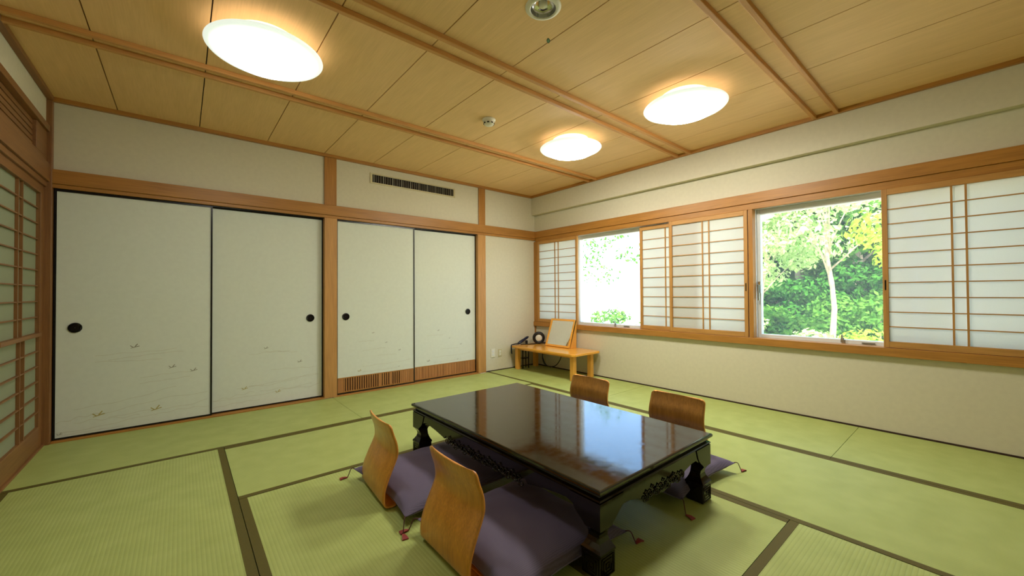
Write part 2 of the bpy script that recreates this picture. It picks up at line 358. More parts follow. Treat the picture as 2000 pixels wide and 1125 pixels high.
trim('shade-toned wooden floor rail under the left screens', (XL-.09, XL+.005, -2.0, 0, -.03, .012), mat=M_lzx)

# ranma transom slats
rn = thing('transom', 'shade-toned slatted wooden transom above the left paper screens', 'transom', (XL-.03, -.8, 2.07))
for k in range(5):
    z = 2.075+k*.038
    box('slat', M_lzx, rn, XL-.05, XL-.015, -1.25, -.30, z, z+.03)
    box('slat', M_lzx, rn, XL-.05, XL-.015, -2.0, -1.35, z, z+.03)

# ------------------------------------------------------------------ fusuma sliding doors
ZD = 1.858
def ribbon(m, pts, w, y):
    for (x0, z0), (x1, z1) in zip(pts[:-1], pts[1:]):
        dx, dz = x1-x0, z1-z0; l = math.hypot(dx, dz) or 1; nx, nz = -dz/l*w/2, dx/l*w/2
        m.add([(x0-nx, y, z0-nz), (x1-nx, y, z1-nz), (x1+nx, y, z1+nz), (x0+nx, y, z0+nz)], [(0, 1, 2, 3)])
def door(n, x0, x1, yc, hx, label, waves, birds, slats=0, mist=()):
    d = thing('door_%d' % n, label, 'sliding door', ((x0+x1)/2, yc, .012), kind='structure')
    z0 = .014; yf = yc-.014; fw = .012; zb = .185 if slats else z0+fw
    box('door_panel', M_fus, d, x0+fw, x1-fw, yf+.004, yc+.012, zb, ZD-fw)
    m = MB(); m.box(x0, x0+fw, yf-.002, yc+.014, z0, ZD).box(x1-fw, x1, yf-.002, yc+.014, z0, ZD)
    m.box(x0+fw, x1-fw, yf-.002, yc+.014, z0, z0+fw).box(x0+fw, x1-fw, yf-.002, yc+.014, ZD-fw, ZD)
    m.build('lacquer_frame', M_lac, d)
    h = MB(); h.lathe([(.001, .002), (.026, .002), (.030, -.004)], (hx, yf, .832), 28, 'y'); hp = h.build('finger_pull', M_handle, d, smooth=False)
    h = MB(); h.lathe([(.030, .002), (.033, -.005), (.037, -.004), (.038, .004)], (hx, yf+.001, .832), 28, 'y'); h.build('pull_rim', M_handle2, hp)
    y = yf+.0034
    if waves:
        m = MB()
        for (xa, xb, z, amp, ph, sl) in waves:
            n_ = 26; pts = [(xa+(xb-xa)*k/n_, z+sl*k/n_+amp*math.sin(ph+k/n_*(xb-xa)*9)+amp*.4*math.sin(ph*2+k/n_*19)) for k in range(n_+1)]
            ribbon(m, pts, .0028, y)
        m.build('painted_waves', M_ink, d)
    if mist:
        m = MB()
        for (xc, zc, a, b) in mist:
            n_ = 24; m.add([(xc+a*math.cos(2*math.pi*k/n_), y+.0002, zc+b*math.sin(2*math.pi*k/n_)) for k in range(n_)], [tuple(range(n_))])
        m.build('painted_mist', M_mist, d)
    for (bx, bz, g, s) in birds:
        m = MB()
        ribbon(m, [(bx-.03*s, bz+.012*s), (bx-.01*s, bz-.006*s), (bx+.012*s, bz), (bx+.03*s, bz+.004*s)], .006*s, y-.0004)
        ribbon(m, [(bx, bz), (bx+.018*s, bz+.024*s)], .007*s, y-.0006); ribbon(m, [(bx-.005*s, bz-.004*s), (bx-.028*s, bz-.012*s)], .004*s, y-.0005)
        m.build('painted_bird', M_gold if g else M_inkd, d)
    if slats:
        box('slat_backing', M_slatb, d, x0+fw, x1-fw, yc-.002, yc+.008, z0+fw, zb)
        m = MB(); m.box(x0+fw, x1-fw, yf, yc+.006, zb-.010, zb).box(x0+fw, x1-fw, yf, yc+.006, z0+fw, z0+fw+.012); m.build('slat_rail', M_wx, d)
        a, b = x0+fw+(.06 if slats == 32 else .0), x1-fw; p = (b-a)/slats
        if slats == 32: box('slat', M_slat, d, x0+fw, a, yf+.004, yc, z0+fw+.012, zb-.01)
        for k in range(slats):
            w = p*(.58 if slats == 32 and k < 25 else .93)
            if slats == 32 and k in (15, 20): w = p*.97
            yy = yf+.002+(0 if (k*7) % 5 else -.002)
            box('slat', M_slat, d, a+k*p, a+k*p+w, yy, yc-.001, z0+fw+.012, zb-.01)
    return d
R = rnd.uniform
wv = lambda x0, x1, zs: [(x0+(x1-x0)*a, x0+(x1-x0)*b, z, amp, ph, sl) for (a, b, z, amp, ph, sl) in zs]
door(1, -4.835, -3.905, .020, -4.727, 'leftmost sliding door, tall cream panel with a black pull near its left edge', 
     wv(-4.82, -3.92, [(.22, .75, .60, .008, 1, .03), (.22, .65, .56, .006, 2.4, -.01), (.3, .8, .575, .005, 5, .02), (.5, .88, .40, .008, .3, .02), (.5, .85, .355, .006, 2, .03), (.1, .75, .21, .01, 2, .09), (.2, .98, .17, .012, 4, .06), (.0, .3, .13, .02, 0, .02), (.1, .5, .10, .018, 1.5, .03), (.3, .98, .11, .014, .7, .05), (.0, .6, .06, .008, 3.2, .03), (.6, 1, .09, .012, 0, .01), (.02, .4, .035, .004, 1, .01)]),
     [(-4.40, .66, 0, .9), (-4.17, .47, 0, .8), (-4.03, .425, 0, .0+.8), (-4.60, .155, 1, 1.1), (-4.27, .14, 1, 1.1), (-4.80, .05, 0, .5)], mist=[])
door(2, -3.915, P1a, .052, -3.105, 'second sliding door from the left, cream panel with a pull beside the cedar pillar',
     wv(-3.90, -3.0, [(.3, .68, .50, .012, .5, .02), (.45, .75, .52, .01, 1, -.02), (.5, .95, .34, .008, 1, .0), (.2, .95, .20, .012, 2, .05), (.0, .35, .15, .02, 4.8, -.01), (.4, .98, .14, .016, 1, .02), (.0, .9, .11, .008, 1, .05), (.3, .98, .22, .006, 4, .03), (0, .4, .06, .01, 0, .02)]),
     [(-3.49, .56, 0, .6), (-3.20, .40, 0, .7), (-3.66, .20, 1, .8), (-3.39, .13, 1, .8)], mist=[])
door(3, P1b, -1.972, .020, -2.765, 'cream sliding door with a slatted wooden foot, pull beside the cedar pillar',
     wv(-2.85, -1.98, [(.25, .45, .55, .004, 1, 0), (.5, .75, .38, .004, 2, 0), (.3, .6, .45, .004, 0, .01), (.3, .95, .27, .006, 1, .03), (.3, .75, .22, .003, 3, .0)]),
     [(-2.47, .64, 0, .45), (-2.32, .52, 0, .45), (-2.16, .42, 0, .5), (-2.62, .235, 1, .7), (-2.17, .23, 0, .35)], 32, mist=[])
door(4, -1.985, P2a, .052, -1.19, 'rightmost sliding door with a broad slatted wooden foot beside the corner pillar',
     wv(-1.97, -1.07, [(.2, .45, .55, .004, 1, 0), (.4, .7, .37, .004, 2, 0), (.3, .9, .27, .006, 1, .02), (.3, .75, .215, .003, 3, .0)]),
     [(-1.63, .61, 0, .5), (-1.47, .50, 0, .4), (-1.30, .41, 0, .45), (-1.77, .24, 0, .7), (-1.35, .22, 0, .35)], 22, mist=[])
dh = MB(); dh.box(XL+.03, P1a, .0, .08, ZD, NAG0+.004).box(P1b, P2a, .0, .08, ZD, NAG0+.004); o = dh.build('trim_%d' % (tn[0]+1), M_lac); tag(o, 'black lacquered head track above the sliding doors', 'trim', kind='structure')

# ------------------------------------------------------------------ shoji screens on the window wall
def shoji(label, y1, xc, zb=ZS+.002, zt=ZT-.016, w=.78, pull='l', px=None, group=None):
    y0 = y1-w; t = .028; xf = xc-t/2
    r = thing('shoji_screen', label, 'paper screen', (xc, (y0+y1)/2, zb))
    sw = .032
    box('stile', M_sz, r, xf, xf+t, y1-sw, y1, zb, zt, .002); box('stile', M_sz, r, xf, xf+t, y0, y0+sw, zb, zt, .002)
    box('top_rail', M_sx, r, xf, xf+t, y0+sw, y1-sw, zt-.045, zt, .002); box('bottom_rail', M_sx, r, xf, xf+t, y0+sw, y1-sw, zb, zb+.046, .002)
    pz0, pz1 = zb+.046, zt-.045
    box('paper', M_paper, r, xc+.003, xc+.0045, y0+sw, y1-sw, pz0, pz1)
    k = 10; p = (pz1-pz0)/k
    for i in range(1, k):
        box('muntin', M_sx, r, xc-.006, xc+.002, y0+sw, y1-sw, pz0+i*p-.0038, pz0+i*p+.0038)
    ym = (y0+y1)/2
    for d in (-.033, .033): box('muntin', M_sz, r, xc-.0075, xc+.002, ym+d-.0055, ym+d+.0055, pz0, pz1)
    if pull:
        yy = y1-sw/2 if pull == 'l' else y0+sw/2
        box('finger_pull', M_handle2, r, xf-.001, xf+.003, yy-.004, yy+.004, 1.08, 1.155)
    return r
shoji('paper screen in the far corner, behind the table mirror', -.078, -.012, pull=None)
shoji('narrow showing paper screen right of the far window, half hidden behind another', -1.78, .030, zt=ZT-.02, w=.70, pull=None)
shoji('paper screen left of the slim post, sliding in front of its neighbour', -2.168, -.012, pull='r')
shoji('large paper screen at the right edge, right of the forest window', -3.880, -.012, pull='l')
tn[0] += 1
trim('cedar jamb beside the far corner screen', (-.022, .03, -.078, -.03, ZS, ZT-.015), (-.022, 0, -.03, 0, ZS, ZT-.015), mat=M_wz)

# ------------------------------------------------------------------ windows
def window(n, y1, y0, label, latchy, seams):
    r = thing('window_%d' % n, label, 'window', (.1, (y0+y1)/2, ZS), kind='structure')
    # lining of the opening
    m = MB(); m.box(.04, .2, y0, y0+.012, ZS, ZT).box(.04, .2, y1-.012, y1, ZS, ZT).box(.04, .2, y0+.012, y1-.012, ZT-.012, ZT).box(.065, .2, y0+.012, y1-.012, ZS-.02, ZS-.004)
    m.build('white_lining', M_alu, r)
    a, b = y0+.012, y1-.012; zb, zt = ZS-.004, ZT-.012
    m = MB(); m.box(.07, .13, a, a+.03, zb, zt).box(.07, .13, b-.03, b, zb, zt).box(.07, .13, a+.03, b-.03, zb, zb+.035).box(.07, .13, a+.03, b-.03, zt-.05, zt)
    m.build('window_frame', M_alu, r, .003)
    cuts = [b-.03]+[c for c in seams]+[a+.03]
    for q0, q1 in zip(cuts[:-1], cuts[1:]):
        u = q0-(.02 if q0 in seams else 0); w_ = q1+(.02 if q1 in seams else 0)
        box('glass_pane', M_glass, r, .1, .1015, w_, u, zb+.035, zt-.05)
    for c in seams: box('mullion', M_alu, r, .065, .135, c-.02, c+.02, zb+.035, zt-.05, .003)
    l = MB(); l.box(.055, .07, latchy-.012, latchy+.012, zb+.012, zb+.05).box(.045, .06, latchy-.006, latchy+.006, zb+.03, zb+.075); l.build('latch', M_metal, r, .002)
    box('latch_plate', M_vent, r, .062, .07, latchy-.2, latchy-.12, zb+.012, zb+.022, .002)
    if n == 2:
        h = MB(); h.box(.058, .07, b-.03, b-.008, 1.06, 1.17).box(.035, .058, b-.024, b-.014, 1.12, 1.14).box(.03, .04, b-.026, b-.012, .99, 1.14); h.build('window_handle', M_metal, r, .002)
    return r
window(1, W1a, W1b, 'white framed window by the corner, glaring with daylight', -1.40, [-.81, -2.02])
window(2, W2a, W2b, 'white framed window looking onto green woodland', -3.62, [-4.05])

# ------------------------------------------------------------------ left wall shoji (split upper and lower fields)
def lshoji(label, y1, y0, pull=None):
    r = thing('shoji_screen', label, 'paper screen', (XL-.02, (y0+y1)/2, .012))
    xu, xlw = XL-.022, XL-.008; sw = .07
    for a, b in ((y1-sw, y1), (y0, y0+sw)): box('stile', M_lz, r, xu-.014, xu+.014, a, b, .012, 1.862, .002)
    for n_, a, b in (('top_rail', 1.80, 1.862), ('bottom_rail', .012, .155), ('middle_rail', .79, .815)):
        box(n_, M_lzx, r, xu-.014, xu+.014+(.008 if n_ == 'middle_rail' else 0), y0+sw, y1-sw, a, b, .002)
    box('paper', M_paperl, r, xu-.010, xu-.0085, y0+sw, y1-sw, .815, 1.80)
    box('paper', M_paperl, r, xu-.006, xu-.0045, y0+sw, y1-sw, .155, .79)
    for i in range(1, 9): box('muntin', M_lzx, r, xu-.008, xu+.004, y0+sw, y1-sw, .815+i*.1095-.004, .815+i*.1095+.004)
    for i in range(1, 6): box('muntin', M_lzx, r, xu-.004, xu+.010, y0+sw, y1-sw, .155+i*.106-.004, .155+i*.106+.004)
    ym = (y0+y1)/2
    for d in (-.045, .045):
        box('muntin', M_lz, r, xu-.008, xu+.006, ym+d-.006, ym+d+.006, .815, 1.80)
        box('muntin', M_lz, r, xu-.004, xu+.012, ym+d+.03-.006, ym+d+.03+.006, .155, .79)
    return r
lshoji('dim paper screen on the left wall, nearest the corner', -.045, -1.0)
lshoji('dim paper screen on the left wall, next to the one in the corner', -1.0, -1.99)

# ------------------------------------------------------------------ wall fittings
v = thing('air_vent', 'long louvred air vent high on the back wall', 'air vent', (-1.955, 0, 2.32))
m = MB(); vx0, vx1, vz0, vz1 = -2.482, -1.432, 2.325, 2.412
m.box(vx0-.025, vx1+.025, -.006, -.0, vz1, vz1+.016).box(vx0-.025, vx1+.025, -.006, 0, vz0-.016, vz0).box(vx0-.025, vx0, -.006, 0, vz0, vz1).box(vx1, vx1+.025, -.006, 0, vz0, vz1)
m.build('vent_frame', M_cream, v, .001); box('vent_shade_sheet', M_dark, v, vx0, vx1, -.0012, -.0002, vz0, vz1)  # thin dark sheet stands for the shade behind the louvres
for k in range(38):
    x = vx0+.012+k*(vx1-vx0-.02)/37.5; w = .0045 if k % 4 else .011
    box('louvre', M_vent, v, x, x+w, -.0055, -.0012, vz0, vz1)
def plate(x0, x1, z0, z1, label, n):
    r = thing('wall_outlet', label, 'outlet', ((x0+x1)/2, 0, z0))
    box('cover_plate', M_white if n == 0 else M_cream, r, x0, x1, -.008, 0, z0, z1, .003)
    for k in range(2):
        zc = z0+(z1-z0)*(.32+.36*k); box('socket', M_alu if n == 0 else M_white, r, (x0+x1)/2-.016, (x0+x1)/2+.016, -.0105, -.008, zc-.016, zc+.016, .002)
plate(-.842, -.772, .186, .306, 'white outlet plate nearer the pillar on the corner wall', 0)
plate(-.716, -.654, .186, .292, 'ivory outlet plate nearer the low desk on the corner wall', 1)

# ------------------------------------------------------------------ ceiling lamps and fittings
def lamp(x, y, label, M_dome=M_dome):
    r = thing('ceiling_lamp', label, 'ceiling lamp', (x, y, H), group='round ceiling lamps')
    MB().lathe([(.001, .028), (.17, .028), (.17, -.02), (.215, -.036), (.262, -.056), (.262, -.060), (.001, -.060)], (x, y, H-.0), 48).build('lamp_base', M_collar, r, smooth=False)  # base given an added glow to brighten the ceiling around it
    MB().lathe([(.001, -.122), (.06, -.121), (.12, -.117), (.17, -.108), (.20, -.098), (.222, -.086), (.236, -.074), (.240, -.066)], (x, y, H), 64).build('diffuser', M_dome, r, smooth=True)
    MB().lathe([(.236, -.066), (.252, -.069), (.270, -.066), (.284, -.060), (.290, -.053), (.286, -.049), (.262, -.054), (.236, -.062), (.236, -.066)], (x, y, H), 64).build('shade_rim', M_rim, r, smooth=True)
lamp(-3.745, -1.765, 'round ceiling lamp at the upper left, with pale rim around its bright middle', M_dome2)
lamp(-1.27, -1.86, 'round glowing ceiling lamp farther away, nearer the smoke detector')
lamp(-1.25, -2.965, 'round glowing ceiling lamp nearest the window wall battens on the right')
r = thing('smoke_detector', 'small white smoke detector between the ceiling lamps', 'smoke detector', (-2.144, -1.734, H))
c = (-2.144, -1.734, H)
MB().lathe([(.001, .028), (.055, .028), (.055, .018), (.05, .010), (.001, .010)], c, 32).build('base', M_white, r)
MB().lathe([(.046, .010), (.044, -.008), (.034, -.020), (.001, -.022)], c, 32).build('sensor_head', M_white, r, smooth=True)
for k in range(8):
    t = k*math.pi/4; d = Vector((math.cos(t), math.sin(t), 0)); e = Vector((-d.y, d.x, 0)); p = Vector(c)+d*.043; q = MB()
    q.add([p+e*a+Vector((0, 0, z))+d*b for b in (-.006, .003) for a in (-.009, .009) for z in (-.012, -.003)], [(0,1,3,2),(4,5,7,6),(0,1,5,4),(2,3,7,6),(0,2,6,4),(1,3,7,5)]); q.build('vent_slot', M_black, r)
dl = (-2.705, -2.955, H)
r = thing('downlight', 'recessed chrome downlight with a white ring at the top edge', 'downlight', dl)
MB().lathe([(.064, .034), (.064, .018), (.070, .014), (.086, .020), (.092, .027), (.092, .0285)], dl, 48).build('trim_ring', M_white, r, smooth=True)
MB().lathe([(.064, .018), (.062, .034), (.058, .0485), (.03, .049), (.001, .049)], dl, 48).build('reflector', M_metal, r, smooth=True)
MB().lathe([(.022, .049), (.022, .034), (.015, .028), (.001, .026)], dl, 24).build('bulb', M_white, r, smooth=True)
r = thing('leaf_mark', 'tiny green leaf stuck on the ceiling beside the downlight', 'leaf', (-2.496, -2.784, H+.028))
c = Vector((-2.496, -2.784, H+.0265)); d = Vector((.64, .55, 0)).normalized(); d = Vector((.75, .66, 0)).normalized(); e = Vector((d.y, -d.x, 0))
def leafshape(s, z):
    up = [c+d*(t*s)+e*(s*.42*math.sin(math.pi*(t+1)/2)**.8)+Vector((0, 0, z)) for t in [-1+.2*k for k in range(11)]]
    dn = [c+d*(t*s)-e*(s*.42*math.sin(math.pi*(t+1)/2)**.8)+Vector((0, 0, z)) for t in [.8-.2*k for k in range(9)]]
    return up+dn
for nm, s, z, mm in (('leaf_edge', .024, 0, M_leafd), ('leaf_blade', .016, -.0012, M_leafm)):
    a = leafshape(s, z); b = [p+Vector((0, 0, .0012)) for p in a]; MB().rings([a, b]).build(nm, mm, r)

# ------------------------------------------------------------------ low dining table
TX0, TX1, TY0, TY1 = -2.930, -1.997, -3.462, -1.905; TZ = .34
tb = thing('low_table', 'low black lacquered table with carved aprons in the middle of the room', 'table', ((TX0+TX1)/2, (TY0+TY1)/2, 0))
def slab(m, prof):
    rs = []
    for ins, z in prof:
        x0, x1, y0, y1 = TX0+ins, TX1-ins, TY0+ins, TY1-ins; rs.append([(x0, y0, z), (x1, y0, z), (x1, y1, z), (x0, y1, z)])
    m.rings(rs)
m = MB(); slab(m, [(.014, .318), (.002, .322), (0, .326), (0, .334), (.003, .3385), (.008, .34)]); m.build('tabletop', M_top, tb)
m = MB(); slab(m, [(.022, .284), (.010, .288), (.006, .293), (.010, .298), (.020, .304), (.024, .311), (.014, .318)]); m.build('moulding', M_lacq, tb)
# legs with waist and carved foot
for sx, sy in ((0, 0), (1, 0), (0, 1), (1, 1)):
    cx = TX0+.008 if sx == 0 else TX1-.008; cy = TY0+.008 if sy == 0 else TY1-.008
    dx = 1 if sx == 0 else -1; dy = 1 if sy == 0 else -1
    prof = [(0, .003, .084), (.006, .0, .088), (.088, .0, .089), (.092, -.002, .092), (.099, -.002, .092), (.108, .005, .086), (.125, .016, .078), (.142, .021, .073), (.158, .019, .071), (.172, .010, .070), (.184, .0, .074), (.195, .0, .084), (.212, .0, .108), (.225, .0, .122), (.245, .0, .135), (.286, .0, .150)]
    rs = []
    for z, ins, w in prof:
        x0, x1 = cx+dx*ins, cx+dx*w; y0, y1 = cy+dy*ins, cy+dy*w
        rs.append([(x0, y0, z), (x1, y0, z), (x1, y1, z), (x0, y1, z)])
    lg = MB().rings(rs).build('leg', M_lacq, tb)
    # square key carving on the foot faces
    k = MB()
    for f in range(2):
        for s_, t_ in ((.036, .003), (.024, .003), (.011, .003)):
            u0, z0 = .044, .045
            for (ua, ub, za, zb_) in ((-s_, s_, s_-t_, s_), (-s_, s_, -s_, -s_+t_), (-s_, -s_+t_, -s_, s_), (s_-t_, s_, -s_, s_ if s_ != .024 else .0)):
                a0, a1 = -.0025, .001
                if f == 0: k.box(cx+dx*a0, cx+dx*a1, cy+dy*(u0+ua), cy+dy*(u0+ub), z0+za, z0+zb_)
                else: k.box(cx+dx*(u0+ua), cx+dx*(u0+ub), cy+dy*a0, cy+dy*a1, z0+za, z0+zb_)
    k.build('key_carving', M_lacq, lg)
def scroll(m, P, u, z, r, turns=1.6, ph=0, sgn=1, thick=.0035):
    pts = []
    for k in range(22):
        t = k/21; a = ph+sgn*t*turns*2*math.pi; rr = r*(1-.8*t); pts.append(P(u+rr*math.cos(a), z+rr*math.sin(a)))
    m.tube(pts, [thick*(1-.4*k/21) for k in range(22)], 6)
def apron(side):
    L = (TX1-TX0 if side in 'fb' else TY1-TY0)-.016
    if side in 'fb':
        pr = [(0, .22), (.13, .223), (.155, .238), (.20, .236), (.235, .228), (.262, .222), (.30, .204), (.345, .202), (.375, .212)]
        cen = [(.40, .206), (.425, .196), (L/2-.02, .190), (L/2, .186)]
        half = [(u*1.0, z) for u, z in pr]+cen
    else:
        half = [(0, .22), (.115, .216), (.14, .240), (.175, .250), (.22, .246), (.30, .236), (.38, .222), (.405, .216), (.42, .236), (.44, .228), (.48, .212), (.56, .208), (.65, .200), (.72, .194), (L/2, .190)]
    poly = half+[(L-u, z) for u, z in reversed(half[:-1])]+[(L, .286), (0, .286)]
    poly = [(min(max(u, .03), L-.03), z) for u, z in poly]
    ins = .012; t = .022
    if side == 'f': P = lambda u, z, o=0: (TX0+.008+u, TY0+ins-o, z); m = MB().rings([[P(u, z) for u, z in poly], [P(u, z, -t) for u, z in poly]])
    if side == 'b': P = lambda u, z, o=0: (TX0+.008+u, TY1-ins+o, z); m = MB().rings([[P(u, z) for u, z in poly], [P(u, z, -t) for u, z in poly]])
    if side == 'l': P = lambda u, z, o=0: (TX0+ins-o, TY0+.008+u, z); m = MB().rings([[P(u, z) for u, z in poly], [P(u, z, -t) for u, z in poly]])
    if side == 'r': P = lambda u, z, o=0: (TX1-ins+o, TY0+.008+u, z); m = MB().rings([[P(u, z) for u, z in poly], [P(u, z, -t) for u, z in poly]])
    ap = m.build('apron', M_lacq, tb)
    c = MB(); rr = random.Random(3)
    a0, a1 = (.30, L-.30) if side in 'fb' else (.44, L-.44)
    n = int((a1-a0)/.045)
    for k in range(n+1):
        u = a0+(a1-a0)*k/n; z = .214+(.006 if k % 2 else -.004)
        scroll(c, lambda a, b: P(a, b, .004), u, z, .019, 1.5, rr.uniform(0, 6), 1 if k % 2 else -1)
        if k < n:
            c.tube([P(u+.008, z+.018, .003), P(u+.022, z+.026, .006), P(u+.036, z+.016, .003)], [.002, .004, .002], 6)
            c.tube([P(u+.006, z-.016, .003), P(u+.020, z-.010, .006), P(u+.03, z-.002, .003)], [.002, .004, .002], 6)
    c.build('carved_scrolls', M_lacq, ap, smooth=True)
for s in 'fblr': apron(s)

# ------------------------------------------------------------------ legless chairs and cushions
def catmull(P, n):
    out = []
    P = [Vector(p) for p in P]
    for i in range(len(P)-1):
        p0, p1, p2, p3 = P[max(i-1, 0)], P[i], P[i+1], P[min(i+2, len(P)-1)]
        for k in range(n):
            t = k/n; out.append(.5*((2*p1)+(-p0+p2)*t+(2*p0-5*p1+4*p2-p3)*t*t+(-p0+3*p1-3*p2+p3)*t**3))
    out.append(P[-1]); return out
def make_chair(label, mats):
    r = thing('legless_chair', label, 'chair', group='legless chairs around the low table')
    back = catmull([(.05, .007), (.018, .008), (.0, .016), (-.009, .038), (-.004, .095), (.020, .16), (.050, .225), (.062, .262), (.058, .31), (.042, .36), (.034, .388), (.031, .400), (.029, .408)], 6)
    nt_ = 22; m = MB(); rs = []
    L = [0]
    for a, b in zip(back[:-1], back[1:]): L.append(L[-1]+(b-a).length)
    T = L[-1]
    for p, l in zip(back, L):
        s = l/T; hw = .189-.010*max(0, (s-.35)/.65)
        e = T-l; rc = .022
        if e < rc: hw -= rc-math.sqrt(max(0, rc*rc-(rc-e)**2))
        row = []
        for k in range(nt_+1):
            t = -1+2*k/nt_; cv = .022*math.sin(math.pi*min(1, s*1.15)) if s < .87 else .022*math.sin(math.pi*.95)
            row.append((p.x-.016*(1-t*t)*min(1, max(0, (s-.12)/.3))-.0, t*hw, p.y))
        rs.append(row)
    m.rings(rs, cap=False, closed=False)
    o = m.build('backrest', [mats, M_plyedge], r, bevel=0, smooth=True, solid=.009); o.modifiers['solid'].material_offset_rim = 1
    MB().box(.05, .40, -.185, .185, .006, .016).build('seat', mats, r, .003)
    return r
def place(r, x, y, rot): r.location = (x, y, 0); r.rotation_euler = (0, 0, rot)
c1 = make_chair('pale orange plywood legless chair nearest the viewer, its back to us', M_ply)
c2 = copy_tree(c1); c2['label'] = 'pale orange plywood legless chair behind the nearest one, its back to us'
c3 = make_chair('reddish plywood legless chair across the table, near its far end', M_plyd)
c4 = copy_tree(c3); c4['label'] = 'reddish plywood legless chair across the table, near the forest window end'
place(c1, -3.300, -2.980, math.radians(0)); place(c2, -3.318, -2.27, math.radians(-4))
place(c3, -1.620, -2.385, math.pi+.0); place(c4, -1.620, -3.092, math.pi)
def make_cushion(label, a=.322, b=.335):
    r = thing('floor_cushion', label, 'cushion', group='purple floor cushions on the legless chairs')
    n = 36; m = MB()
    def P(u, v, top):
        e = max(abs(u), abs(v)); cu = abs(u)**6*abs(v)**6
        x = u*(a-.038*(1-v*v)*abs(u)**3); y = v*(b-.04*(1-u*u)*abs(v)**3)
        f = max(0, (1-abs(u)**3.2))*max(0, (1-abs(v)**3.2)); f = f**.45
        wr = .004*math.sin(9*u+4*v*v)*math.sin(7*v-3*u)*f
        if top: z = .052+.058*f+wr+.008*cu
        else: z = .050-.032*f**.7+.008*cu
        return (x, y, z)
    for top in (1, 0):
        g = [[P(-1+2*i/n, -1+2*j/n, top) for j in range(n+1)] for i in range(n+1)]
        m.rings(g, cap=False, closed=False)
    ob = m.build('cover', M_cush, r, smooth=True)
    import bmesh
    bm = bmesh.new(); bm.from_mesh(ob.data); bmesh.ops.remove_doubles(bm, verts=bm.verts, dist=1e-4); bmesh.ops.recalc_face_normals(bm, faces=bm.faces); bm.to_mesh(ob.data); bm.free()
    # piped edge
    e = [(-1+2*i/n, -1) for i in range(n)]+[(1, -1+2*i/n) for i in range(n)]+[(1-2*i/n, 1) for i in range(n)]+[(-1, 1-2*i/n) for i in range(n+1)]
    for k, (su, sv) in enumerate(((-1, -1), (1, -1), (1, 1), (-1, 1))):
        p = Vector(P(su, sv, 1)); rr = random.Random(k+5)
        d = Vector((su, sv, 0)).normalized(); q = Vector((-d.y, d.x, 0))*rr.uniform(-.3, .3); d = (d+q).normalized()
        c = MB(); pts = catmull([tuple(p-d*.01), tuple(p+d*.012+Vector((0, 0, -.004))), tuple(p+d*.028+Vector((0, 0, -.038))), tuple(p+d*.036+Vector((0, 0, -p.z+.004)))], 4)
        c.tube(pts, .0022, 6); t = c.build('tassel_cord', M_cord, r, smooth=True)
        e0 = pts[-1]; s = Vector((-d.y, d.x, 0)); w = MB()
        qd = (d+s*rr.uniform(-1.2, 1.2)).normalized(); sd = Vector((-qd.y, qd.x, 0))
        rs = []
        for tt, wd, zz in ((0, .003, .004), (.25, .007, .006), (.6, .010, .007), (1, .014, .003)):
            cpt = Vector((e0.x, e0.y, 0))+qd*.042*tt
            rs.append([tuple(cpt-sd*wd+Vector((0, 0, zz-.0025))), tuple(cpt+sd*wd+Vector((0, 0, zz-.0025))), tuple(cpt+sd*wd+Vector((0, 0, zz+.002))), tuple(cpt-sd*wd+Vector((0, 0, zz+.002)))])
        w.rings(rs); w.build('tassel', M_tas, t)
    return r
k1 = make_cushion('purple floor cushion nearest the viewer, against the nearest pale chair back')
place(k1, -2.975, -3.055, 0)
for (x, y, ro, lb) in ((-3.015, -2.335, .02, 'purple floor cushion behind the second pale chair back from the viewer'), (-1.905, -3.08, 0, 'purple floor cushion showing under the forest window end of the table'), (-1.905, -2.375, 0, 'purple floor cushion hidden beyond the table before the farther reddish chair')):
    k = copy_tree(k1); k['label'] = lb; place(k, x, y, ro)

# ------------------------------------------------------------------ corner desk with mirror, hair dryer, handset
DZ = .335
dk = thing('low_desk', 'low honey-coloured wooden desk in the corner below the far window', 'desk', (-.28, -.63, 0))
dx0, dx1, dy0, dy1 = -.545, -.025, -1.245, -.055; ch = .035
poly = [(dx0+ch, dy0), (dx1-ch, dy0), (dx1, dy0+ch), (dx1, dy1-ch), (dx1-ch, dy1), (dx0+ch, dy1), (dx0, dy1-ch), (dx0, dy0+ch)]
MB().prism(poly, 'z', DZ-.028, DZ).build('desktop', M_desk, dk, .005)
for (x, y) in ((dx0+.06, dy0+.06), (dx0+.06, dy1-.10), (dx1-.115, dy0+.075), (dx1-.115, dy1-.10)):
    box('leg', M_deskz, dk, x, x+.055, y-.0, y+.06, 0, DZ-.028, .004)
box('apron', M_desk, dk, dx0+.075, dx0+.095, dy0+.12, dy1-.10, DZ-.058, DZ-.028)
mr = thing('table_mirror', 'square wood-framed mirror tilted back on the low desk', 'mirror', (-.15, -.6, DZ))
# tilted frame: base front edge, leaning back toward the window wall
B0 = Vector((-.190, -.405, DZ+.004)); B1 = Vector((-.190, -.855, DZ+.004)); up = Vector((.135, 0, .372)); un = up.normalized(); nrm = Vector((-un.z, 0, un.x))
wd = (B1-B0).normalized(); Wd = (B1-B0).length; Hh = up.length
def fr(m, u0, u1, v0, v1, d0, d1):
    vs = [B0+wd*u+un*v+nrm*d for d in (d0, d1) for v in (v0, v1) for u in (u0, u1)]
    m.add(vs, [(0,1,3,2),(4,5,7,6),(0,1,5,4),(2,3,7,6),(0,2,6,4),(1,3,7,5)]); return m
f = .028
fm = MB(); fr(fm, 0, f, 0, Hh, -.018, .006); fr(fm, Wd-f, Wd, 0, Hh, -.018, .006); fr(fm, f, Wd-f, 0, f, -.018, .006); fr(fm, f, Wd-f, Hh-f, Hh, -.018, .006)
fm.build('mirror_frame', M_desk, mr, .003)
